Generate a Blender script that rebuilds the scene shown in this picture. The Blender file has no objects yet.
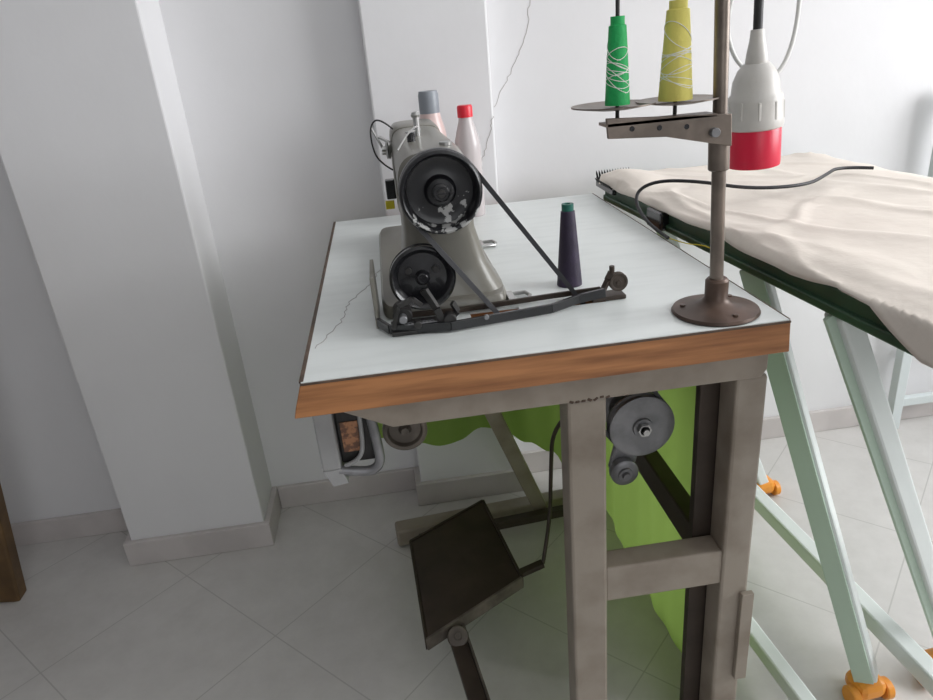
import bpy, bmesh, math, random
from mathutils import Vector, Matrix, noise
random.seed(3)
S=bpy.context.scene
COL=S.collection
S.view_settings.view_transform='Standard'
# ---------------------------------------------------------------- materials
def mat(name,col,rough=.5,metal=0,var=0.0,vscale=8,col2=None,bump=0,bscale=60,trans=0,alpha=1,coat=0,lo=.4,hi=.6,detail=6,bdist=.01):
    m=bpy.data.materials.new(name);m.use_nodes=True
    nt=m.node_tree;b=nt.nodes['Principled BSDF']
    b.inputs['Base Color'].default_value=(*col,1);b.inputs['Roughness'].default_value=rough
    b.inputs['Metallic'].default_value=metal;b.inputs['Coat Weight'].default_value=coat
    b.inputs['Transmission Weight'].default_value=trans;b.inputs['Alpha'].default_value=alpha
    tc=nt.nodes.new('ShaderNodeTexCoord')
    if col2 is not None or var>0:
        n=nt.nodes.new('ShaderNodeTexNoise');n.inputs['Scale'].default_value=vscale;n.inputs['Detail'].default_value=detail
        nt.links.new(tc.outputs['Object'],n.inputs['Vector'])
        r=nt.nodes.new('ShaderNodeValToRGB')
        c2=col2 if col2 is not None else tuple(c*(1-var) for c in col)
        r.color_ramp.elements[0].position=lo;r.color_ramp.elements[0].color=(*c2,1)
        r.color_ramp.elements[1].position=hi;r.color_ramp.elements[1].color=(*col,1)
        nt.links.new(n.outputs['Fac'],r.inputs['Fac']);nt.links.new(r.outputs['Color'],b.inputs['Base Color'])
    if bump>0:
        n=nt.nodes.new('ShaderNodeTexNoise');n.inputs['Scale'].default_value=bscale;n.inputs['Detail'].default_value=4
        nt.links.new(tc.outputs['Object'],n.inputs['Vector'])
        bp=nt.nodes.new('ShaderNodeBump');bp.inputs['Strength'].default_value=bump;bp.inputs['Distance'].default_value=bdist
        nt.links.new(n.outputs['Fac'],bp.inputs['Height']);nt.links.new(bp.outputs['Normal'],b.inputs['Normal'])
    return m
M_wall=mat('wall_plaster',(.77,.765,.775),.85,var=.05,vscale=2.2,bump=.05,bscale=30)
M_wall_dim=mat('wall_unseen_dimmed',(.40,.40,.41),.85,var=.05,vscale=2.2,bump=.05,bscale=30)  # for the unseen left and front walls, darkened to cut bounce light
M_ceil=mat('ceiling_paint',(.80,.80,.80),.9)
M_base=mat('baseboard_marble',(.60,.56,.545),.35,var=.12,vscale=9)
M_lam=mat('white_laminate',(.80,.82,.82),.30)
M_frame=mat('taupe_paint',(.32,.275,.225),.45,vscale=14,col2=(.23,.19,.15),lo=.3,hi=.55,bump=.04)
M_chiprust=mat('chipped_rust',(.10,.06,.04),.6,var=.4,vscale=40)
M_dark=mat('dark_steel',(.035,.033,.032),.45,.3,var=.4,vscale=20)
M_darkbr=mat('rusty_brown',(.070,.052,.040),.5,.3,var=.4,vscale=18,lo=.3,hi=.7)
M_tread=mat('tread_brown',(.075,.055,.043),.5,.3,var=.45,vscale=12,lo=.3,hi=.7)
M_rim=mat('pedal_edge',(.20,.17,.14),.5,.2,var=.5,vscale=20)
M_black=mat('black_enamel',(.012,.012,.014),.25,.0,coat=.4)
M_belt=mat('belt_rubber',(.05,.05,.055),.6)
M_machine=mat('machine_enamel_shaded',(.205,.195,.165),.36,coat=.15,var=.15,vscale=6)  # enamel darkened: shade of the backlit end is put into the colour
M_steel=mat('steel',(.50,.50,.49),.28,.9,var=.2,vscale=20)
M_cast=mat('cast_grey',(.27,.27,.28),.42,.5,var=.25,vscale=30)
M_post=mat('post_bronze',(.23,.19,.16),.36,.6,var=.3,vscale=25)
M_flange=mat('flange_brown',(.11,.07,.052),.4,.3,var=.35,vscale=25)
M_greent=mat('green_thread',(.01,.40,.10),.6,bump=.35,bscale=300,bdist=.002)
M_yellow=mat('yellow_thread',(.74,.66,.16),.7,bump=.35,bscale=300,bdist=.002)
M_whitet=mat('white_thread',(.85,.85,.80),.7)
M_purple=mat('purple_thread',(.032,.020,.050),.5,bump=.3,bscale=300,var=.3,vscale=40,bdist=.002)
M_teal=mat('teal_plastic',(.01,.12,.09),.4)
M_red=mat('red_plastic',(.62,.010,.045),.35)
M_plug=mat('plug_white_shaded',(.58,.56,.53),.4,var=.1,vscale=20)  # white plastic greyed, its backlit shade put into the base colour
M_pgrey=mat('plug_grey',(.22,.22,.23),.5)
M_cable=mat('black_cable',(.012,.012,.014),.5)
M_wcable=mat('white_cable',(.70,.70,.68),.45)
M_dgreen=mat('board_green',(.035,.095,.050),.4,var=.3,vscale=10)
M_cloth=mat('cream_cloth',(.75,.685,.615),.9,var=.08,vscale=5,bump=.15,bscale=30)
M_leg=mat('trestle_white',(.74,.785,.765),.35,var=.05,vscale=5)
M_legg=mat('trestle_green',(.50,.63,.52),.4)
M_orange=mat('orange_plastic',(.85,.33,.04),.4)
M_label=mat('orange_label',(.42,.20,.10),.6,col2=(.16,.08,.05),vscale=120,lo=.45,hi=.55)
M_boxg=mat('box_grey',(.36,.36,.36),.4,var=.15,vscale=12)
M_crack=mat('crack_line',(.36,.34,.33),.9)
M_crackw=mat('crack_line_wall',(.38,.35,.33),.9)
M_bot=mat('bottle_translucent',(.70,.64,.64),.25,trans=.25)
M_pink=mat('bottle_pink',(.66,.50,.48),.3)
M_redcap=mat('red_cap',(.75,.02,.04),.35)
M_gcap=mat('grey_cap',(.24,.26,.29),.4)
M_wood=mat('brown_wood',(.16,.09,.035),.5,var=.4,vscale=14)
M_rack=mat('rack_white',(.62,.67,.67),.4)
M_yel=mat('yellow_plastic',(.65,.55,.02),.4)
M_win=mat('window_frame_white',(.8,.8,.8),.4)
M_edge=mat('worn_edge_brown',(.12,.075,.05),.6,var=.4,vscale=40)
def greenmat():
    m=bpy.data.materials.new('green_cloth');m.use_nodes=True;nt=m.node_tree;b=nt.nodes['Principled BSDF'];out=nt.nodes['Material Output']
    b.inputs['Base Color'].default_value=(.27,.42,.09,1);b.inputs['Roughness'].default_value=.8
    t=nt.nodes.new('ShaderNodeBsdfTranslucent');t.inputs[0].default_value=(.32,.48,.11,1)
    mx=nt.nodes.new('ShaderNodeMixShader');mx.inputs[0].default_value=.42
    tc=nt.nodes.new('ShaderNodeTexCoord');n=nt.nodes.new('ShaderNodeTexNoise');n.inputs['Scale'].default_value=9;n.inputs['Detail'].default_value=5
    bp=nt.nodes.new('ShaderNodeBump');bp.inputs['Strength'].default_value=.3;bp.inputs['Distance'].default_value=.01
    L=nt.links.new
    L(tc.outputs['Object'],n.inputs[0]);L(n.outputs['Fac'],bp.inputs['Height']);L(bp.outputs[0],b.inputs['Normal'])
    L(b.outputs[0],mx.inputs[1]);L(t.outputs[0],mx.inputs[2]);L(mx.outputs[0],out.inputs[0]);return m
M_green=greenmat()
def woodband():
    m=mat('wood_band',(.5,.22,.08),.45);nt=m.node_tree;b=nt.nodes['Principled BSDF']
    tc=nt.nodes.new('ShaderNodeTexCoord');mp=nt.nodes.new('ShaderNodeMapping');mp.inputs['Scale'].default_value=(5,4,70)
    n=nt.nodes.new('ShaderNodeTexNoise');n.inputs['Scale'].default_value=1.6;n.inputs['Detail'].default_value=8
    r=nt.nodes.new('ShaderNodeValToRGB');r.color_ramp.elements[0].position=.28;r.color_ramp.elements[0].color=(.22,.085,.03,1)
    r.color_ramp.elements[1].position=.66;r.color_ramp.elements[1].color=(.46,.20,.075,1)
    nt.links.new(tc.outputs['Object'],mp.inputs[0]);nt.links.new(mp.outputs[0],n.inputs[0]);nt.links.new(n.outputs['Fac'],r.inputs[0]);nt.links.new(r.outputs[0],b.inputs['Base Color'])
    return m
M_band=woodband()
def lam():
    m=M_lam;nt=m.node_tree;b=nt.nodes['Principled BSDF']
    tc=nt.nodes.new('ShaderNodeTexCoord');mp=nt.nodes.new('ShaderNodeMapping');mp.inputs['Scale'].default_value=(9,50,1);mp.inputs['Rotation'].default_value=(0,0,.5)
    n=nt.nodes.new('ShaderNodeTexNoise');n.inputs['Scale'].default_value=1.0;n.inputs['Detail'].default_value=5
    r=nt.nodes.new('ShaderNodeValToRGB');r.color_ramp.elements[0].position=.3;r.color_ramp.elements[0].color=(.70,.735,.72,1)
    r.color_ramp.elements[1].position=.55;r.color_ramp.elements[1].color=(.75,.785,.77,1)
    nt.links.new(tc.outputs['Object'],mp.inputs[0]);nt.links.new(mp.outputs[0],n.inputs[0]);nt.links.new(n.outputs['Fac'],r.inputs[0]);nt.links.new(r.outputs[0],b.inputs['Base Color'])
lam()
def floormat():
    m=mat('floor_tiles',(.6,.6,.58),.25);nt=m.node_tree;b=nt.nodes['Principled BSDF']
    tc=nt.nodes.new('ShaderNodeTexCoord');mp=nt.nodes.new('ShaderNodeMapping');mp.inputs['Rotation'].default_value=(0,0,math.radians(45));mp.inputs['Location'].default_value=(.06,.1,0)
    br=nt.nodes.new('ShaderNodeTexBrick');br.offset=0;br.inputs['Scale'].default_value=1;br.inputs['Brick Width'].default_value=.33;br.inputs['Row Height'].default_value=.33
    br.inputs['Mortar Size'].default_value=.0014;br.inputs['Mortar'].default_value=(.46,.45,.43,1)
    n=nt.nodes.new('ShaderNodeTexNoise');n.inputs['Scale'].default_value=14;n.inputs['Detail'].default_value=10;n.inputs['Roughness'].default_value=.7
    r=nt.nodes.new('ShaderNodeValToRGB');r.color_ramp.elements[0].position=.32;r.color_ramp.elements[0].color=(.555,.54,.52,1)
    r.color_ramp.elements[1].position=.62;r.color_ramp.elements[1].color=(.61,.595,.575,1)
    L=nt.links.new
    L(tc.outputs['Object'],mp.inputs[0]);L(mp.outputs[0],br.inputs['Vector']);L(tc.outputs['Object'],n.inputs[0]);L(n.outputs['Fac'],r.inputs[0])
    L(r.outputs[0],br.inputs['Color1']);L(r.outputs[0],br.inputs['Color2']);L(br.outputs['Color'],b.inputs['Base Color'])
    return m
M_floor=floormat()
def chipped():
    m=mat('chipped_black',(.012,.012,.014),.3);nt=m.node_tree;b=nt.nodes['Principled BSDF']
    tc=nt.nodes.new('ShaderNodeTexCoord');n=nt.nodes.new('ShaderNodeTexNoise');n.inputs['Scale'].default_value=80;n.inputs['Detail'].default_value=5
    sx=nt.nodes.new('ShaderNodeSeparateXYZ');mr=nt.nodes.new('ShaderNodeMapRange')
    mr.inputs['From Min'].default_value=.925;mr.inputs['From Max'].default_value=.885;mr.inputs['To Min'].default_value=-.12;mr.inputs['To Max'].default_value=.10
    ad=nt.nodes.new('ShaderNodeMath');ad.operation='ADD'
    r=nt.nodes.new('ShaderNodeValToRGB');r.color_ramp.elements[0].position=.61;r.color_ramp.elements[0].color=(.012,.012,.014,1)
    r.color_ramp.elements[1].position=.64;r.color_ramp.elements[1].color=(.45,.45,.44,1)
    L=nt.links.new
    L(tc.outputs['Object'],n.inputs[0]);L(tc.outputs['Object'],sx.inputs[0]);L(sx.outputs['Z'],mr.inputs[0]);L(n.outputs['Fac'],ad.inputs[0]);L(mr.outputs[0],ad.inputs[1]);L(ad.outputs[0],r.inputs[0]);L(r.outputs[0],b.inputs['Base Color'])
    return m
M_chip=chipped()
# ---------------------------------------------------------------- helpers
def grp(name):
    o=bpy.data.objects.new(name,None);o.empty_display_size=.05;COL.objects.link(o);return o
def fin(bm,name,m,par=None,smooth=False,bevel=0,seg=2):
    me=bpy.data.meshes.new(name);bmesh.ops.recalc_face_normals(bm,faces=bm.faces);bm.to_mesh(me);bm.free()
    o=bpy.data.objects.new(name,me);COL.objects.link(o);me.materials.append(m)
    if par:o.parent=par
    if smooth:
        for p in me.polygons:p.use_smooth=True
        e=o.modifiers.new('es','EDGE_SPLIT');e.split_angle=math.radians(38)
    if bevel:
        b=o.modifiers.new('bv','BEVEL');b.width=bevel;b.segments=seg;b.limit_method='ANGLE'
    return o
def box(name,x0,x1,y0,y1,z0,z1,m,par=None,bevel=0.0,rot=None):
    bm=bmesh.new();bmesh.ops.create_cube(bm,size=1)
    for v in bm.verts:v.co=Vector((x0+(v.co.x+.5)*(x1-x0),y0+(v.co.y+.5)*(y1-y0),z0+(v.co.z+.5)*(z1-z0)))
    return fin(bm,name,m,par,bevel=bevel)
def frm(d):
    d=Vector(d).normalized();up=Vector((0,0,1)) if abs(d.z)<.95 else Vector((0,1,0))
    a=d.cross(up).normalized();b=a.cross(d).normalized();return a,b,d
def lathe(name,prof,org,d,m,par=None,n=40):
    a,b,d=frm(d);org=Vector(org);bm=bmesh.new();rings=[]
    for r,h in prof:
        if r<1e-6:rings.append([bm.verts.new(org+d*h)])
        else:rings.append([bm.verts.new(org+d*h+(a*math.cos(t)+b*math.sin(t))*r) for t in [2*math.pi*i/n for i in range(n)]])
    for A,B in zip(rings,rings[1:]):
        for i in range(n):
            j=(i+1)%n
            if len(A)==1 and len(B)==1:continue
            if len(A)==1:bm.faces.new((A[0],B[i],B[j]))
            elif len(B)==1:bm.faces.new((A[i],A[j],B[0]))
            else:bm.faces.new((A[i],A[j],B[j],B[i]))
    return fin(bm,name,m,par,smooth=True)
def cyl(name,p0,p1,r0,m,par=None,r1=None,n=28):
    p0=Vector(p0);p1=Vector(p1);L=(p1-p0).length;r1=r0 if r1 is None else r1
    c=min(r0,r1,L/2)*.12
    return lathe(name,[(0,0),(r0-c,0),(r0,c),(r1,L-c),(r1-c,L),(0,L)],p0,p1-p0,m,par,n)
def tube(name,pts,r,m,par=None,smooth=True):
    c=bpy.data.curves.new(name,'CURVE');c.dimensions='3D';c.bevel_depth=r;c.bevel_resolution=4;c.use_fill_caps=True
    s=c.splines.new('NURBS' if smooth else 'POLY');s.points.add(len(pts)-1)
    for i,p in enumerate(pts):s.points[i].co=(*p,1)
    if smooth:s.use_endpoint_u=True;s.order_u=3
    c.resolution_u=8
    o=bpy.data.objects.new(name,c);COL.objects.link(o);c.materials.append(m)
    if par:o.parent=par
    return o
def bar(name,p0,p1,w,h,m,par=None,bevel=.001,up=None):
    p0=Vector(p0);p1=Vector(p1);d=(p1-p0).normalized();u=Vector(up) if up else (Vector((0,0,1)) if abs(d.z)<.95 else Vector((0,1,0)))
    a=d.cross(u).normalized();b=a.cross(d).normalized();bm=bmesh.new()
    q=[]
    for p in(p0,p1):
        for s,t in((-1,-1),(1,-1),(1,1),(-1,1)):q.append(bm.verts.new(p+a*s*w/2+b*t*h/2))
    for f in((0,1,2,3),(7,6,5,4),(0,4,5,1),(1,5,6,2),(2,6,7,3),(3,7,4,0)):bm.faces.new([q[i] for i in f])
    return fin(bm,name,m,par,bevel=bevel)
def prism(name,poly,axis,a0,a1,m,par=None,bevel=0):
    def P(u,v,a):return {'x':(a,u,v),'y':(u,a,v),'z':(u,v,a)}[axis]
    bm=bmesh.new();A=[bm.verts.new(P(u,v,a0)) for u,v in poly];B=[bm.verts.new(P(u,v,a1)) for u,v in poly]
    bm.faces.new(A);bm.faces.new(B[::-1]);n=len(poly)
    for i in range(n):bm.faces.new((A[i],B[i],B[(i+1)%n],A[(i+1)%n]))
    return fin(bm,name,m,par,bevel=bevel)
def loft(name,secs,axis,m,par=None,n=40,e=4.0):
    bm=bmesh.new();rings=[]
    for s in secs:
        pos,c1,c2,w,h=s[:5];ee=s[5] if len(s)>5 else e;R=[]
        for i in range(n):
            t=2*math.pi*(i+.5)/n;c,sn=math.cos(t),math.sin(t)
            u=c1+math.copysign(abs(c)**(2/ee),c)*w/2;v=c2+math.copysign(abs(sn)**(2/ee),sn)*h/2
            R.append(bm.verts.new((u,pos,v) if axis=='y' else (u,v,pos)))
        rings.append(R)
    for A,B in zip(rings,rings[1:]):
        for i in range(n):
            j=(i+1)%n;bm.faces.new((A[i],A[j],B[j],B[i]))
    bm.faces.new(rings[0]);bm.faces.new(rings[-1][::-1])
    return fin(bm,name,m,par,smooth=True)
# ---------------------------------------------------------------- room
XL,XR,YB,YF,ZC=-2.3,2.6,-2.4,1.60,2.7
box('floor',XL-.1,XR+.1,YB-.1,YF+.1,-.08,0,M_floor)
box('ceiling',XL-.1,XR+.1,YB-.1,YF+.1,ZC,ZC+.08,M_ceil)
box('wall_back',XL-.1,XR+.1,YF,YF+.1,0,ZC,M_wall)
box('wall_left',XL-.1,XL,YB,YF,0,ZC,M_wall_dim)
WY0,WY1=-.5,1.25
wr=grp('wall_right')
box('below',XR,XR+.1,YB,YF,0,.9,M_wall,wr);box('above',XR,XR+.1,YB,YF,2.3,ZC,M_wall,wr)
box('side_a',XR,XR+.1,YB,WY0,.9,2.3,M_wall,wr);box('side_b',XR,XR+.1,WY1,YF,.9,2.3,M_wall,wr)
wn=grp('window_1')
for nm,y0,y1,z0,z1 in(('jamb_a',WY0,WY0+.05,.9,2.3),('jamb_b',WY1-.05,WY1,.9,2.3),('mullion',.35,.40,.95,2.25),('sill',WY0+.05,WY1-.05,.9,.95),('head',WY0+.05,WY1-.05,2.25,2.3)):
    box(nm,XR+.0,XR+.05,y0,y1,z0,z1,M_win,wn,bevel=.003)
wf=grp('wall_front')
box('below',XL,XR,YB-.1,YB,0,.9,M_wall_dim,wf);box('above',XL,XR,YB-.1,YB,2.3,ZC,M_wall_dim,wf)
box('side_a',XL,-.2,YB-.1,YB,.9,2.3,M_wall_dim,wf);box('side_b',1.6,XR,YB-.1,YB,.9,2.3,M_wall_dim,wf)
box('wall_pillar_left',-.715,-.40,1.452,1.61,0,ZC,M_wall,bevel=.004)
box('wall_pillar_right',-.012,.238,1.525,1.61,0,ZC,M_wall,bevel=.004)
BH=.065
box('baseboard_back_left',XL,-.73,1.588,1.60,0,BH,M_base,bevel=.002)
box('baseboard_back_middle',-.385,-.026,1.588,1.60,0,BH,M_base,bevel=.002)
box('baseboard_back_right',.252,XR,1.588,1.60,0,BH,M_base,bevel=.002)
p=grp('baseboard_pillar_left')
box('front',-.73,-.386,1.438,1.452,0,BH,M_base,p,bevel=.002);box('left',-.73,-.715,1.452,1.60,0,BH,M_base,p,bevel=.002);box('right',-.40,-.386,1.452,1.60,0,BH,M_base,p,bevel=.002)
p=grp('baseboard_pillar_right')
box('front',-.026,.252,1.511,1.525,0,BH,M_base,p,bevel=.002);box('left',-.026,-.012,1.525,1.60,0,BH,M_base,p,bevel=.002);box('right',.238,.252,1.525,1.60,0,BH,M_base,p,bevel=.002)
def crack(name,pts,m=M_crack,par=None,w=.0009,nrm='y'):
    pp=[]
    for a,b in zip(pts,pts[1:]):
        a=Vector(a);b=Vector(b)
        for k in range(8):
            q=a.lerp(b,k/8)
            q+=Vector((random.uniform(-1,1)*.003,0 if nrm=='y' else random.uniform(-1,1)*.002,random.uniform(-1,1)*.002 if nrm=='y' else 0))
            pp.append(q)
    pp.append(Vector(pts[-1]))
    return tube(name,pp,w,m,par,smooth=False)
cg=grp('wall_crack')
crack('upper',[(.345,1.5998,1.165),(.33,1.5998,1.09),(.30,1.5998,1.03),(.265,1.5998,.975),(.252,1.5998,.95)],m=M_crackw,par=cg,w=.0006)
crack('lower',[(.238,1.5248,.94),(.225,1.5248,.90),(.205,1.5248,.84)],m=M_crackw,par=cg,w=.0006)
# ---------------------------------------------------------------- table
T=grp('sewing_table')
X0,X1,Y0,Y1=-.1225,.442,.706,1.498
core=prism('wood_core',[(X0,.757),(X1,.757),(X1+.002,.7185),(X0-.013,.7165),(X0-.010,.728)],'y',Y0,Y1,M_band,T,bevel=.0012)
top=box('laminate_top',X0+.001,X1-.001,Y0+.001,Y1,.7571,.760,M_lam,T,bevel=.0008)
cut=bmesh.new()
for a,b in((.085,.150),(.205,.265)):
    r=bmesh.ops.create_cube(cut,size=1)
    for v in r['verts']:v.co=Vector((a+(v.co.x+.5)*(b-a),.836+(v.co.y+.5)*.022,.70+(v.co.z+.5)*.12))
cme=bpy.data.meshes.new('slot');cut.to_mesh(cme);cut.free();cob=bpy.data.objects.new('slot_cutter',cme);COL.objects.link(cob)
for o in(core,top):
    md=o.modifiers.new('slot','BOOLEAN');md.object=cob;md.operation='DIFFERENCE';md.solver='EXACT'
    bpy.context.view_layer.update()
    dg=bpy.context.evaluated_depsgraph_get();nm=bpy.data.meshes.new_from_object(o.evaluated_get(dg));o.modifiers.clear();o.data=nm
bpy.data.objects.remove(cob)
bar('worn_edge_left',(X0+.0015,Y0+.002,.7592),(X0+.0015,Y1,.7592),.005,.003,M_edge,T,.0006)
bar('worn_edge_right',(X1-.0008,Y0+.002,.7588),(X1-.0008,Y1,.7588),.002,.003,M_edge,T,.0004)
bar('worn_edge_front',(X0,Y0+.0005,.7572),(X1,Y0+.0005,.7572),.0025,.0025,M_edge,T,.0004)
crack('laminate_crack',[(-.012,1.20,.7601),(-.03,1.10,.7601),(-.045,1.03,.7601),(-.075,.96,.7601),(-.085,.88,.7601),(-.112,.80,.7601)],par=T,w=.0005,nrm='z')
prism('front_apron',[(-.105,.7175),(.432,.7175),(.432,.688),(.425,.677),(-.03,.677),(-.09,.708)],'y',.728,.760,M_frame,T,bevel=.002)
prism('apron_left',[(.76,.7175),(1.46,.7175),(1.46,.70),(.76,.70)],'x',-.06,-.03,M_frame,T,bevel=.002)
prism('apron_back',[(-.06,.7175),(.43,.7175),(.43,.68),(-.06,.68)],'y',1.42,1.45,M_frame,T,bevel=.002)
box('leg_front_left',.181,.230,.731,.775,0,.678,M_frame,T,bevel=.004)
box('leg_front_right',.395,.436,.731,.775,0,.678,M_frame,T,bevel=.004)
box('leg_right_flange_shaded',.370,.403,.776,.790,0,.700,M_darkbr,T,bevel=.001)  # inner leg flange; its shade is painted in with dark brown
box('crossbar',.229,.396,.734,.772,.352,.410,M_frame,T,bevel=.003)
box('leg_bracket',.424,.442,.722,.7305,.17,.335,M_frame,T,bevel=.001)
box('foot_front',.12,.46,.73,.78,0,.03,M_frame,T,bevel=.003)
for k in range(7):
    cyl('weld_%d'%k,(.183+k*.0075,.7300,.6785+random.uniform(-.002,.002)),(.188+k*.0075,.7300,.6785+random.uniform(-.002,.002)),.0026,M_chiprust,T,n=10)
bar('foot_rear',(-.085,1.375,.028),(.36,1.41,.028),.045,.045,M_frame,T,.006)
bar('rear_strut',(.265,1.36,.05),(.03,1.36,.715),.026,.034,M_frame,T,.003)
box('leg_rear_right',.385,.418,1.36,1.40,.05,.68,M_frame,T,bevel=.003)
bar('lower_rail',(.400,.79,.37),(.400,1.37,.37),.03,.05,M_darkbr,T,.003)
# ---------------------------------------------------------------- green curtain
def interp(t,tab):
    for (a,va),(b,vb) in zip(tab,tab[1:]):
        if a<=t<=b:
            s=(t-a)/(b-a);s=s*s*(3-2*s);return va+(vb-va)*s
    return tab[-1][1]
def curtain():
    bm=bmesh.new();N=60;K=60;NV=30;path=[]
    for i in range(N+1):path.append((.437,.80+(1.462-.80)*i/N))
    for i in range(1,K+1):path.append((.437-(.437+.122)*i/K,1.462))
    cols=[]
    tab=[(-.13,.250),(-.05,.240),(.0,.222),(.05,.205),(.10,.212),(.15,.238),(.20,.225),(.26,.180),(.32,.140),(.38,.03),(.44,-.0006)]
    for i,(x,y) in enumerate(path):
        side=i<=N;c=[]
        bot=-.0006 if side else interp(x,tab)
        for j in range(NV+1):
            a=j/NV;z=.7155+(bot-.7155)*a
            w=.004*(1+math.sin(i*.31+a*1.2))+.0025*(1+math.sin(i*.83+2*a))+.003*noise.noise(Vector((i*.09,a*3,2)))
            w*=min(1,a*2)*.8
            c.append(bm.verts.new((x-(w if side else 0),y-(0 if side else w*1.2),z)))
        cols.append(c)
    for A,B in zip(cols,cols[1:]):
        for j in range(NV):bm.faces.new((A[j],B[j],B[j+1],A[j+1]))
    o=fin(bm,'green_curtain',M_green,None,smooth=False)
    for pl in o.data.polygons:pl.use_smooth=True
curtain()
# ---------------------------------------------------------------- sewing machine
MC=grp('sewing_machine')
loft('bed',[(.7605,.057,1.095,.170,.465),(.772,.057,1.095,.170,.465),(.777,.057,1.095,.164,.459)],'z',M_machine,MC,e=12,n=60)
loft('column',[(.776,.066,.955,.150,.150,5),(.790,.065,.953,.134,.135,5),(.815,.063,.950,.114,.12,5),(.86,.060,.948,.096,.115,5),(.94,.059,.948,.092,.115,5)],'z',M_machine,MC)
loft('arm',[(.874,.059,.920,.082,.082,3),(.880,.059,.920,.092,.092,3.4),(.96,.059,.919,.093,.096,4),(1.10,.058,.922,.086,.088,4),(1.20,.057,.922,.084,.086,4),(1.215,.057,.915,.086,.100,4)],'y',M_machine,MC)
loft('head',[(1.205,.056,.893,.084,.145,6),(1.215,.056,.890,.088,.156,6),(1.295,.056,.890,.086,.156,6),(1.31,.056,.890,.078,.148,6)],'y',M_machine,MC)
cyl('needle_bar',(.056,1.27,.83),(.056,1.27,.79),.004,M_steel,MC);cyl('presser_bar',(.056,1.285,.83),(.056,1.285,.782),.003,M_steel,MC)
box('presser_foot',.045,.067,1.262,1.29,.777,.781,M_steel,MC,bevel=.001)
lathe('handwheel',[(0,.002),(.013,.002),(.016,.004),(.017,.010),(.020,.014),(.034,.016),(.0405,.014),(.0425,.002),(.0440,-.004),(.0465,-.006),(.0492,-.004),(.0505,0),(.0505,.003),(.046,.007),(.0505,.012),(.0505,.022),(.047,.026),(.02,.028),(0,.028)],(.062,.842,.922),(0,1,0),M_chip,MC,n=64)
lathe('wheel_hub',[(0,-.0045),(.0085,-.0045),(.011,-.002),(.0115,.003)],(.062,.842,.922),(0,1,0),M_black,MC)
lathe('hub_screw',[(0,-.0075),(.0042,-.0075),(.005,-.0065),(.005,-.003)],(.062,.842,.922),(0,1,0),M_dark,MC)
box('hub_slot',.0575,.0665,.8338,.8348,.9213,.9227,M_black,MC)
cyl('wheel_shaft',(.062,.868,.922),(.062,.90,.922),.012,M_steel,MC)
cyl('top_post',(.052,1.06,.966),(.052,1.06,.992),.0045,M_steel,MC);lathe('top_knob',[(0,0),(.006,.001),(.007,.004),(.005,.008),(0,.009)],(.052,1.06,.991),(0,0,1),M_steel,MC)
cyl('top_pin',(.040,1.00,.963),(.040,1.00,.978),.006,M_black,MC);bar('top_clip',(.036,1.04,.974),(.056,1.07,.974),.006,.003,M_steel,MC)
tube('top_wire',[(.018,.92,.966),(.03,.95,.978),(.045,1.0,.984),(.052,1.05,.980)],.0012,M_steel,MC)
cyl('oil_cap',(.08,.93,.965),(.08,.93,.970),.008,M_steel,MC)
bar('guide_bracket',(.020,1.19,.94),(-.004,1.20,.955),.010,.003,M_steel,MC)
tube('thread_wire',[(.02,1.20,.965),(.0,1.20,.985),(-.016,1.20,.975),(-.018,1.20,.945),(-.010,1.20,.915),(.012,1.20,.900)],.0014,M_dark,MC)
for k,(y,z) in enumerate(((1.16,.94),(1.235,.925))):
    lathe('tension_disc_%d'%k,[(0,0),(.004,0),(.004,.006),(.011,.007),(.012,.009),(.009,.010),(.012,.011),(.011,.013),(.004,.016),(0,.016)],(.014-.016,y,z),(1,0,0),M_steel,MC)
bar('takeup_lever',(.0,1.25,.93),(-.016,1.26,.965),.005,.003,M_steel,MC)
box('knee_lifter_block',-.004,.013,1.27,1.29,.838,.872,M_black,MC,bevel=.002);box('yellow_tab',-.008,.008,1.264,1.275,.822,.836,M_yel,MC,bevel=.001)
for k,y in enumerate((.885,1.17)):
    tube('hinge_loop_%d'%k,[(.142,y-.014,.764),(.168,y-.014,.764),(.172,y,.764),(.168,y+.014,.764),(.142,y+.014,.764)],.0028,M_steel,MC,smooth=False)
    box('hinge_plate_%d'%k,.140,.150,y-.017,y+.017,.7605,.768,M_steel,MC,bevel=.001)
def belt():
    c1=(.062,.922);c2=(.317,.560);r1=.0478;r2=.045;pts=[]
    dx,dz=c2[0]-c1[0],c2[1]-c1[1];base=math.atan2(dz,dx)+math.pi/2
    for i in range(25):
        t=base+math.pi*i/24;pts.append((c1,r1,t))
    for i in range(25):
        t=base+math.pi+math.pi*i/24;pts.append((c2,r2,t))
    bm=bmesh.new();R=[]
    for c,r,t in pts:
        ring=[]
        for rr,yy in((r-.003,-.003),(r+.003,-.0048),(r+.003,.0048),(r-.003,.003)):
            ring.append(bm.verts.new((c[0]+rr*math.cos(t),.849+yy,c[1]+rr*math.sin(t))))
        R.append(ring)
    n=len(R)
    for i in range(n):
        A,B=R[i],R[(i+1)%n]
        for k in range(4):bm.faces.new((A[k],A[(k+1)%4],B[(k+1)%4],B[k]))
    fin(bm,'drive_belt',M_belt,MC)
belt()
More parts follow.
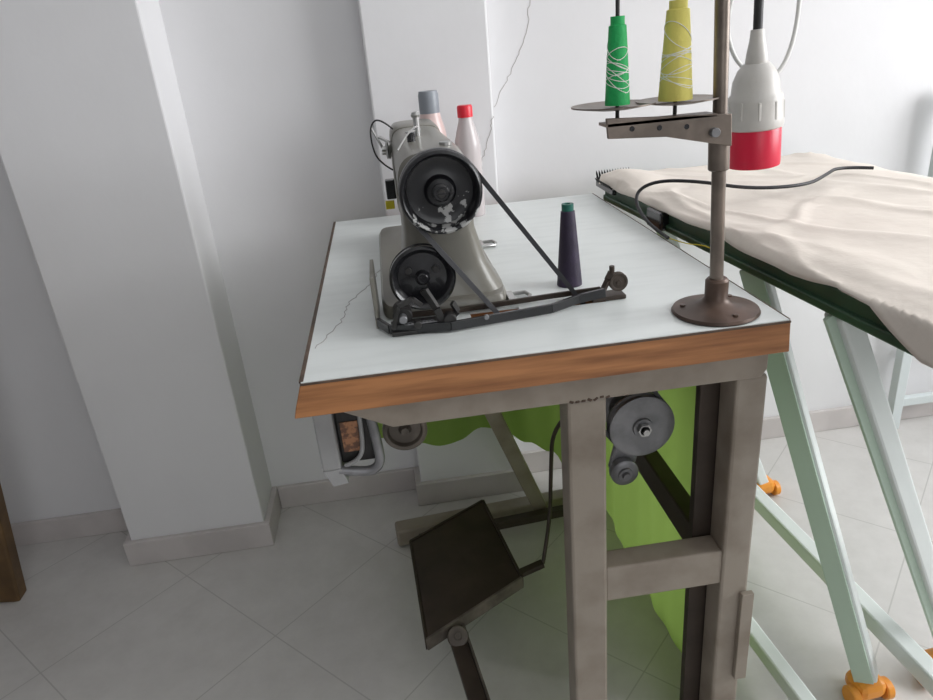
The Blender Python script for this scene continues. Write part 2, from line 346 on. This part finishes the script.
# ---------------------------------------------------------------- bobbin winder / belt guard frame
BW=grp('bobbin_winder')
lathe('winder_wheel',[(0,-.002),(.006,-.002),(.009,.001),(.010,.006),(.031,.008),(.034,.001),(.0385,-.003),(.042,0),(.042,.006),(.039,.010),(.042,.014),(.039,.017),(0,.017)],(.029,.848,.8165),(0,1,0),M_black,BW,n=56)
for k in range(3):
    t=k*2.09+.5;cyl('wheel_boss_%d'%k,(.029+.02*math.cos(t),.8570,.8165+.02*math.sin(t)),(.029+.02*math.cos(t),.851,.8165+.02*math.sin(t)),.0042,M_dark,BW)
def strip(name,pts,w,h,m,par):
    for i,(a,b) in enumerate(zip(pts,pts[1:])):bar('%s_%d'%(name,i),a,b,w,h,m,par,.0006)
strip('front_bar',[(-.034,.84,.769),(-.020,.812,.768),(.055,.797,.768),(.185,.815,.768),(.225,.832,.770),(.262,.838,.772)],.0045,.012,M_black,BW)
strip('rear_bar',[(-.015,.862,.766),(.07,.855,.766),(.20,.866,.766),(.262,.858,.770)],.004,.007,M_darkbr,BW)
box('base_plate',-.018,.062,.803,.845,.7605,.766,M_dark,BW,bevel=.001)
cyl('spindle_block',(-.002,.812,.782),(-.002,.842,.782),.012,M_dark,BW)
cyl('spindle_tip',(-.002,.80,.782),(-.002,.812,.782),.005,M_cast,BW)
strip('lever',[(.048,.806,.766),(.040,.806,.790),(.028,.815,.812)],.006,.009,M_dark,BW)
strip('lever_b',[(.052,.812,.768),(.066,.812,.781),(.060,.806,.795)],.005,.007,M_dark,BW)
cyl('lever_knob',(.055,.798,.775),(.055,.812,.775),.008,M_dark,BW)
strip('cam_arm',[(-.015,.806,.770),(-.006,.803,.800),(.012,.806,.806),(.022,.81,.795)],.005,.006,M_dark,BW)
tube('spring',[(.0+.004*math.cos(i*1.1)+i*.0008,.805+.004*math.sin(i*1.1),.775) for i in range(46)],.0007,M_cast,BW)
cyl('screw_a',(.015,.80,.773),(.015,.81,.773),.005,M_dark,BW)
cyl('screw_b',(.10,.804,.7725),(.10,.799,.7725),.003,M_cast,BW)
strip('tension_post',[(.258,.843,.768),(.268,.845,.786),(.275,.85,.795)],.010,.004,M_darkbr,BW)
lathe('tension_pulley',[(0,0),(.003,0),(.0035,.001),(.008,.002),(.0095,.001),(.012,.001),(.0125,.003),(.009,.006),(.0125,.009),(.012,.010),(0,.010)],(.281,.838,.783),(0,1,0),M_darkbr,BW)
box('tension_foot',.245,.290,.836,.862,.7605,.766,M_darkbr,BW,bevel=.001)
cyl('tension_knob',(.275,.85,.790),(.275,.85,.803),.0035,M_darkbr,BW)
box('side_plate',-.037,-.032,.838,.925,.7605,.828,M_machine,BW,bevel=.001)
# ---------------------------------------------------------------- motor
MO=grp('sewing_machine_motor')
lathe('pulley',[(0,-.012),(.007,-.012),(.008,-.010),(.008,-.004),(.014,-.004),(.015,0),(.034,.001),(.044,-.001),(.048,0),(.0485,.003),(.043,.008),(.0485,.013),(.048,.017),(.02,.018),(0,.018)],(.317,.841,.560),(0,1,0),M_cast,MO,n=56)
lathe('pulley_nut',[(0,-.018),(.005,-.018),(.005,-.012),(.010,-.012),(.010,-.005)],(.317,.841,.560),(0,1,0),M_steel,MO,n=6)
cyl('shaft',(.317,.858,.560),(.317,.89,.560),.012,M_cast,MO)
lathe('body',[(0,0),(.035,0),(.045,.008),(.048,.03),(.048,.15),(.042,.165),(0,.165)],(.317,.885,.570),(0,1,0),M_cast,MO)
for k in range(10):
    t=2*math.pi*k/10;bar('fin_%d'%k,(.317+.049*math.cos(t),.91,.57+.049*math.sin(t)),(.317+.049*math.cos(t),1.03,.57+.049*math.sin(t)),.004,.004,M_cast,MO)
prism('hanger',[(.295,.7165),(.340,.7165),(.335,.60),(.30,.60)],'y',.93,1.0,M_darkbr,MO)
bar('arm',(.312,.866,.555),(.293,.866,.478),.040,.010,M_cast,MO,.004,up=(0,1,0))
lathe('tension_roller',[(0,-.010),(.005,-.010),(.006,-.005),(.010,-.005),(.011,-.002),(.019,-.001),(.021,.001),(.021,.012),(.019,.014),(0,.014)],(.294,.847,.481),(0,1,0),M_cast,MO)
# ---------------------------------------------------------------- control box with conduit under table
CB=grp('knee_lifter_box')
box('side_panel',-.128,-.104,.775,.86,.60,.716,M_boxg,CB,bevel=.003)
prism('lower_flap',[(-.128,.60),(-.104,.60),(-.098,.578),(-.118,.575)],'y',.776,.84,M_boxg,CB,bevel=.001)
box('switch_body',-.103,-.060,.79,.86,.60,.716,M_dark,CB,bevel=.002)
box('label',-.098,-.076,.7885,.7898,.617,.660,M_label,CB)
tube('conduit',[(-.062,.782,.716),(-.058,.782,.67),(-.054,.782,.62),(-.054,.782,.598),(-.066,.782,.588),(-.085,.782,.590),(-.108,.782,.596)],.0065,M_cast,CB)
tube('conduit_wire',[(-.072,.786,.70),(-.071,.784,.64),(-.078,.784,.604),(-.10,.784,.60)],.003,M_boxg,CB)
UW=grp('under_table_pulley')
lathe('disc',[(0,-.004),(.006,-.004),(.007,0),(.010,.005),(.024,.005),(.027,-.001),(.031,-.002),(.034,0),(.034,.008),(.030,.012),(0,.012)],(-.021,.93,.556),(0,1,0),M_rim,UW)
bar('hanger',(-.021,.947,.556),(-.021,.947,.7165),.012,.006,M_darkbr,UW)
# ---------------------------------------------------------------- treadle pedal
PD=grp('treadle_pedal')
pl=[(-.047,1.185,.150),(.120,1.275,.160),(.158,1.03,.150),(-.034,.925,.140)]
def plate(name,pl,th,m,par,bevel=.004):
    bm=bmesh.new();A=[bm.verts.new(p) for p in pl];B=[bm.verts.new((p[0],p[1],p[2]-th)) for p in pl]
    bm.faces.new(A);bm.faces.new(B[::-1])
    for i in range(4):bm.faces.new((A[i],B[i],B[(i+1)%4],A[(i+1)%4]))
    return fin(bm,name,m,par,bevel=bevel)
plate('tread_plate',pl,.012,M_tread,PD)
for i in range(4):
    a=Vector(pl[i]);b=Vector(pl[(i+1)%4]);bar('edge_%d'%i,a-Vector((0,0,.010)),b-Vector((0,0,.010)),.005,.026,M_rim if i in(2,) else M_darkbr,PD,.001)
bar('support_arm',(.018,.955,.125),(.045,.76,.110),.030,.012,M_darkbr,PD,.002)
bar('support_arm_edge',(.035,.955,.127),(.062,.76,.112),.004,.016,M_rim,PD,.001)
lathe('pivot',[(0,-.006),(.006,-.006),(.007,-.001),(.017,0),(.019,.004),(.018,.012),(0,.012)],(.022,.925,.137),(0,.6,-.8),M_rim,PD)
cyl('pivot_rod',(.018,.95,.125),(.045,1.34,.06),.008,M_darkbr,PD)
bar('crank',(.150,1.05,.140),(.205,1.06,.150),.016,.010,M_darkbr,PD)
tube('pull_rod',[(.205,1.06,.150),(.232,1.10,.22),(.24,1.12,.30),(.245,1.10,.45),(.30,1.0,.53)],.004,M_darkbr,PD)
bar('cross_rod',(-.03,1.30,.06),(.33,1.33,.06),.020,.020,M_darkbr,PD)
# ---------------------------------------------------------------- spool stand
ST=grp('thread_stand')
bx,by=.374,.757
lathe('flange',[(0,0),(.050,0),(.0515,.002),(.050,.005),(.040,.007),(.025,.010),(.017,.014),(.0135,.019),(.0135,.040),(.011,.043),(0,.043)],(bx,by,.7602),(0,0,1),M_flange,ST,n=48)
for k in range(3):
    t=k*2.1+.7;cyl('flange_screw_%d'%k,(bx+.038*math.cos(t),by+.038*math.sin(t),.765),(bx+.038*math.cos(t),by+.038*math.sin(t),.7695),.0035,M_flange,ST)
cyl('post',(bx,by,.78),(.350,by,1.38),.0078,M_post,ST)
cyl('collar_sleeve',(.3676,by,.930),(.3652,by,.990),.0115,M_post,ST)
prism('arm_bar',[(.234,.999),(.372,.991),(.374,.957),(.300,.974),(.236,.978)],'y',.742,.746,M_post,ST,bevel=.001)
prism('arm_bar_top',[(.234,.742),(.355,.742),(.355,.768),(.234,.768)],'z',.990,.993,M_post,ST)
for k,x in enumerate((.262,.292,.322)):cyl('arm_hole_%d'%k,(x,.7415,.986-(x-.262)*.06),(x,.743,.986-(x-.262)*.06),.0028,M_black,ST)
cyl('clamp_screw',(.352,.735,.974),(.352,.743,.974),.005,M_cast,ST)
def tray(name,x,y,z,r):lathe(name,[(0,0),(r*.5,.0005),(r,.004),(r,.0055),(r*.5,.002),(0,.002)],(x,y,z),(0,0,1),M_post,ST,n=40)
tray('tray_a',.252,.775,1.004,.045);tray('tray_b',.324,.775,1.003,.044)
for k,(x,y) in enumerate(((.257,.775),(.322,.775))):
    cyl('spool_pin_%d'%k,(x,y,.99),(x,y,1.18),.0022,M_dark,ST)
def cone(name,x,y,z,r0,r1,h,m,inner,turns,stm,tilt=0):
    g=grp(name);
    lathe('thread_body',[(r0*.3,0),(r0,0),(r0,.003)]+[(r0+(r1-r0)*t/12,.003+(h-.012)*t/12) for t in range(1,13)]+[(r1*.8,h-.008),(r1*.8,h),(r1*.45,h),(r1*.45,h-.01),(r0*.3,0)],(x,y,z),(0,0,1),m,g,n=36)
    if inner:lathe('cone_tip',[(r1*.4,0),(r1*.86,0),(r1*.86,.009),(r1*.4,.009),(r1*.4,0)],(x,y,z+h-.008),(0,0,1),inner,g)
    for q in range(turns):
        ph=random.uniform(0,6.28);z0=random.uniform(.12,.55);z1=z0+random.uniform(.05,.3);pts=[]
        for i in range(26):
            t=i/25;a=ph+t*6.6;zz=z0+(z1-z0)*(.5-.5*math.cos(t*6.28));rr=r0+(r1-r0)*zz+.0001
            pts.append((x+rr*math.cos(a),y+rr*math.sin(a),z+zz*h))
        tube('loose_thread_%d'%q,pts,.0004,stm,g)
    return g
cone('green_thread_cone',.257,.775,1.0085,.0133,.0092,.087,M_greent,None,12,M_whitet)
cone('yellow_thread_cone',.322,.775,1.0075,.0182,.0118,.098,M_yellow,None,12,M_whitet)
cone('purple_thread_cone',.2365,.921,.7602,.0175,.0095,.113,M_purple,M_teal,0,None)
# ---------------------------------------------------------------- hanging plug
PG=grp('industrial_plug')
a=Vector((.517,.96,.890));d=Vector((-.045,.0,.98))
lathe('red_shroud',[(.028,.002),(.033,0),(.0355,.001),(.036,.006),(.0355,.050),(.034,.054),(.03,.054),(.028,.04),(.028,.002)],a,d,M_red,PG,n=40)
lathe('contact_face',[(0,.012),(.028,.012)],a,d,M_pgrey,PG)
for k in range(4):
    t=k*1.57+.4;cyl('pin_%d'%k,a+Vector((.014*math.cos(t),.014*math.sin(t),.0)),a+Vector((.014*math.cos(t),.014*math.sin(t),.02)),.003,M_steel,PG)
lathe('white_housing',[(.034,.051),(.0375,.053),(.0385,.057),(.0375,.064),(.0365,.088),(.0355,.094),(.032,.098),(.030,.114),(.024,.128),(.017,.136),(0,.136)],a,d,M_plug,PG,n=40)
for k in range(10):
    t=k*.628;rr=.0365;q=a+d*.066+Vector((rr*math.cos(t),rr*math.sin(t),0));q2=a+d*.090+Vector((.0358*math.cos(t),.0358*math.sin(t),0));bar('grip_%d'%k,q,q2,.004,.003,M_plug,PG)
lathe('cable_gland',[(0,.130),(.014,.130),(.015,.136),(.013,.150),(.010,.165),(.0085,.178),(0,.178)],a,d,M_plug,PG)
tube('cable',[a+d*.165,a+d*.25,a+d*.45+Vector((.01,0,0)),a+d*.9+Vector((.02,0,0)),Vector((.5,.98,2.69))],.0060,M_cable,PG)
WC=grp('white_cable_loop')
tube('cable',[(.50,1.00,2.69),(.495,1.0,1.5),(.500,1.0,1.18),(.492,1.0,1.12),(.484,1.0,1.07),(.50,1.0,1.03),(.525,1.0,1.01),(.56,1.0,1.00),(.580,1.0,1.03),(.588,1.0,1.08),(.585,1.0,1.14),(.57,1.0,1.5),(.53,1.0,2.69)],.0030,M_wcable,WC)
# ---------------------------------------------------------------- padded board with cloth (set at a slight angle to the table)
IB=grp('ironing_board')
ang=math.radians(3.8);pv=Vector((.487,.95,0));IB.rotation_euler=(0,0,ang)
IB.location=pv-Matrix.Rotation(ang,3,'Z')@pv
box('green_frame',.492,.965,.36,1.47,.746,.789,M_dgreen,IB,bevel=.008)
box('frame_lip',.486,.503,.36,1.46,.751,.764,M_dgreen,IB,bevel=.003)
box('end_latch',.476,.494,1.16,1.22,.752,.785,M_black,IB,bevel=.004)
def cloth():
    bm=bmesh.new();NY=170;NX=90;rows=[]
    for i in range(NY+1):
        y=.34+(1.465-.34)*i/NY;row=[]
        dr=.009+.034*max(0,min(1,(.66-y)/.08))+.004*math.sin(y*17)+.002*math.sin(y*43)
        if y>1.0:dr=max(.005,dr-.004*math.sin((y-1)*8))
        for j in range(NX+1):
            s=j/NX
            L=dr+.49+.03;u=s*L
            if u<dr:
                x=.4835-.007*(1-u/dr)*abs(math.sin(y*13));z=.796-(dr-u)
            elif u<dr+.490:
                x=.4835+(u-dr);z=.796
                e=min(u-dr,dr+.49-u);z+=.004*min(1,e/.03)
            else:
                x=.9740;z=.796-(u-dr-.49)
            nz=.006*noise.noise(Vector((x*4,y*4,1.3)))+.003*noise.noise(Vector((x*12,y*12,7.3)))
            for q,(fx,fy,ph) in enumerate(((5,4,4.2),(7,2.5,9.1))):
                rg=1-abs(noise.noise(Vector((x*fx+y*3,y*fy-x*3,ph))))*5
                nz+=.005*max(0,rg-.3)
            lump=.016*math.exp(-((x-.53)/.05)**2-((y-1.38)/.08)**2)+.008*math.exp(-((x-.62)/.12)**2-((y-1.22)/.05)**2)
            if u>=dr:z+=max(nz,-.003)+lump
            else:x-=abs(nz)*.5
            row.append(bm.verts.new((x,y+.005*math.sin(x*25+y*9),z)))
        rows.append(row)
    for A,B in zip(rows,rows[1:]):
        for j in range(NX):bm.faces.new((A[j],A[j+1],B[j+1],B[j]))
    o=fin(bm,'cloth_cover',M_cloth,IB)
    for p in o.data.polygons:p.use_smooth=True
    md=o.modifiers.new('sol','SOLIDIFY');md.thickness=.003
cloth()
bar('leg_a',(.518,.93,.750),(.690,.770,.045),.030,.030,M_leg,IB,.004)
bar('leg_a_green_side',(.503,.922,.750),(.675,.762,.045),.006,.030,M_legg,IB,.001)
bar('leg_b',(.510,.735,.750),(.870,.785,.030),.030,.030,M_leg,IB,.004)
bar('leg_b_green_side',(.496,.730,.750),(.856,.780,.030),.006,.028,M_legg,IB,.001)
bar('leg_c',(.530,1.28,.750),(.845,1.33,.03),.026,.026,M_leg,IB,.004)
bar('bottom_rail',(.738,.62,.105),(.742,1.23,.105),.032,.032,M_leg,IB,.004)
bar('bottom_rail_b',(.550,.62,.06),(.550,1.02,.06),.028,.028,M_leg,IB,.004)
def foot(k,x,y):
    box('foot_%d'%k,x-.026,x+.026,y-.024,y+.024,0.010,.046,M_orange,IB,bevel=.012)
    lathe('foot_wheel_%da'%k,[(0,-.007),(.016,-.007),(.018,-.005),(.018,.005),(.016,.007),(0,.007)],(x-.031,y-.01,.0185),(1,0,0),M_orange,IB)
    lathe('foot_wheel_%db'%k,[(0,-.007),(.016,-.007),(.018,-.005),(.018,.005),(.016,.007),(0,.007)],(x+.031,y-.01,.0185),(1,0,0),M_orange,IB)
foot(0,.688,.772);foot(1,.830,.775);foot(2,.845,1.335);foot(3,.55,.62)
tube('cord',[(.452,1.08,.764),(.443,1.15,.775),(.450,1.22,.81),(.48,1.20,.835),(.54,1.15,.835),(.61,1.11,.820),(.71,1.10,.816),(.79,1.16,.816),(.85,1.21,.816),(.90,1.18,.812)],.0030,M_cable,IB)
tube('thin_wire',[(.452,1.10,.763),(.462,1.04,.762),(.472,1.00,.770),(.480,.985,.765)],.0009,M_yel,IB)
CMB=grp('black_bristle_comb')
box('spine',.450,.53,1.492,1.503,.780,.794,M_black,CMB,bevel=.002)
for k in range(13):
    x=.453+k*.006;lathe('tooth_%d'%k,[(0,0),(.0026,0),(.0020,.012),(0,.020)],(x,1.498,.792),(-.25,-.3,.9),M_black,CMB,n=8)
for k in range(8):
    y=1.48-k*.012;lathe('tooth_side_%d'%k,[(0,0),(.0028,0),(.002,.012),(0,.018)],(.452,y,.785),(-.6,-.2,.6),M_black,CMB,n=8)
box('spine_side',.447,.457,1.38,1.493,.776,.787,M_black,CMB,bevel=.002)
# ---------------------------------------------------------------- bottles behind machine
def bottle(name,x,y,r,h,rc,hc,mb,mc):
    g=grp(name)
    lathe('bottle_body',[(0,0),(r*.95,0),(r,.004),(r,h*.62),(r*.92,h*.70),(r*.7,h*.80),(rc*.95,h*.86),(rc*.85,h-hc+.002),(0,h-hc+.002)],(x,y,.7602),(0,0,1),mb,g)
    lathe('bottle_cap',[(0,0),(rc,0),(rc,hc*.85),(rc*.9,hc),(0,hc)],(x,y,.7602+h-hc),(0,0,1),mc,g)
bottle('spray_bottle',.098,1.42,.030,.246,.0195,.045,M_pink,M_gcap)
bottle('oil_bottle',.166,1.42,.026,.214,.0150,.022,M_bot,M_redcap)
# ---------------------------------------------------------------- wooden chair (back legs at right, mostly out of frame)
SL=grp('wooden_chair')
for k,y in enumerate((1.39,1.03)):
    bar('back_post_%d'%k,(-.980,y,0),(-.865,y,.86),.050,.040,M_wood,SL,.005)
    bar('front_leg_%d'%k,(-1.40,y,0),(-1.40,y,.44),.042,.042,M_wood,SL,.004)
    bar('side_rail_%d'%k,(-1.39,y,.40),(-.94,y,.40),.025,.05,M_wood,SL,.003)
box('seat',-1.43,-.95,1.01,1.41,.43,.46,M_wood,SL,bevel=.006)
for k,z in enumerate((.60,.72,.82)):
    bar('back_slat_%d'%k,(-.980+.133*z,1.04,z),(-.980+.133*z,1.38,z),.018,.05,M_wood,SL,.003)
# ---------------------------------------------------------------- rack at right
RK=grp('white_metal_rack')
for x,y in((1.31,1.56),(1.95,1.56),(1.95,1.26)):
    box('post',x-.014,x+.014,y-.014,y+.014,0,.90,M_rack,RK,bevel=.002)
for k,z in enumerate((.08,.25,.88)):
    box('rail_back_%d'%k,1.32,1.94,1.55,1.57,z-.012,z+.012,M_rack,RK,bevel=.002)
    box('rail_side_%d'%k,1.94,1.96,1.27,1.56,z-.012,z+.012,M_rack,RK,bevel=.002)
# ---------------------------------------------------------------- lights
def area(name,loc,tgt,sx,sy,e,col=(1,1,1)):
    l=bpy.data.lights.new(name,'AREA');l.shape='RECTANGLE';l.size=sx;l.size_y=sy;l.energy=e;l.color=col
    o=bpy.data.objects.new(name,l);o.location=loc;o.rotation_euler=(Vector(tgt)-Vector(loc)).to_track_quat('-Z','Y').to_euler();COL.objects.link(o)
area('window_daylight_right',(XR+.09,(WY0+WY1)/2,1.6),(0,(WY0+WY1)/2,1.4),WY1-WY0,1.35,80,(.985,.99,1))
area('fill_light_front',(.7,YB+.02,1.6),(.5,2,1.2),1.8,1.35,12,(.99,.995,1))  # added fill light from behind the camera; its window is unseen
w=bpy.data.worlds.new('w');S.world=w;w.use_nodes=True;w.node_tree.nodes['Background'].inputs[0].default_value=(.9,.95,1,1);w.node_tree.nodes['Background'].inputs[1].default_value=.8
# ---------------------------------------------------------------- camera
c=bpy.data.cameras.new('camera');c.sensor_width=36;c.lens=27.01;c.clip_start=.02
o=bpy.data.objects.new('camera',c);COL.objects.link(o)
R=Matrix(((.9886,.1262,-.0819),(-.1252,.3886,-.9129),(-.0840,.9126,.4000))).to_quaternion()
o.rotation_mode='QUATERNION';o.rotation_quaternion=R;o.location=(0,0,1.083);S.camera=o
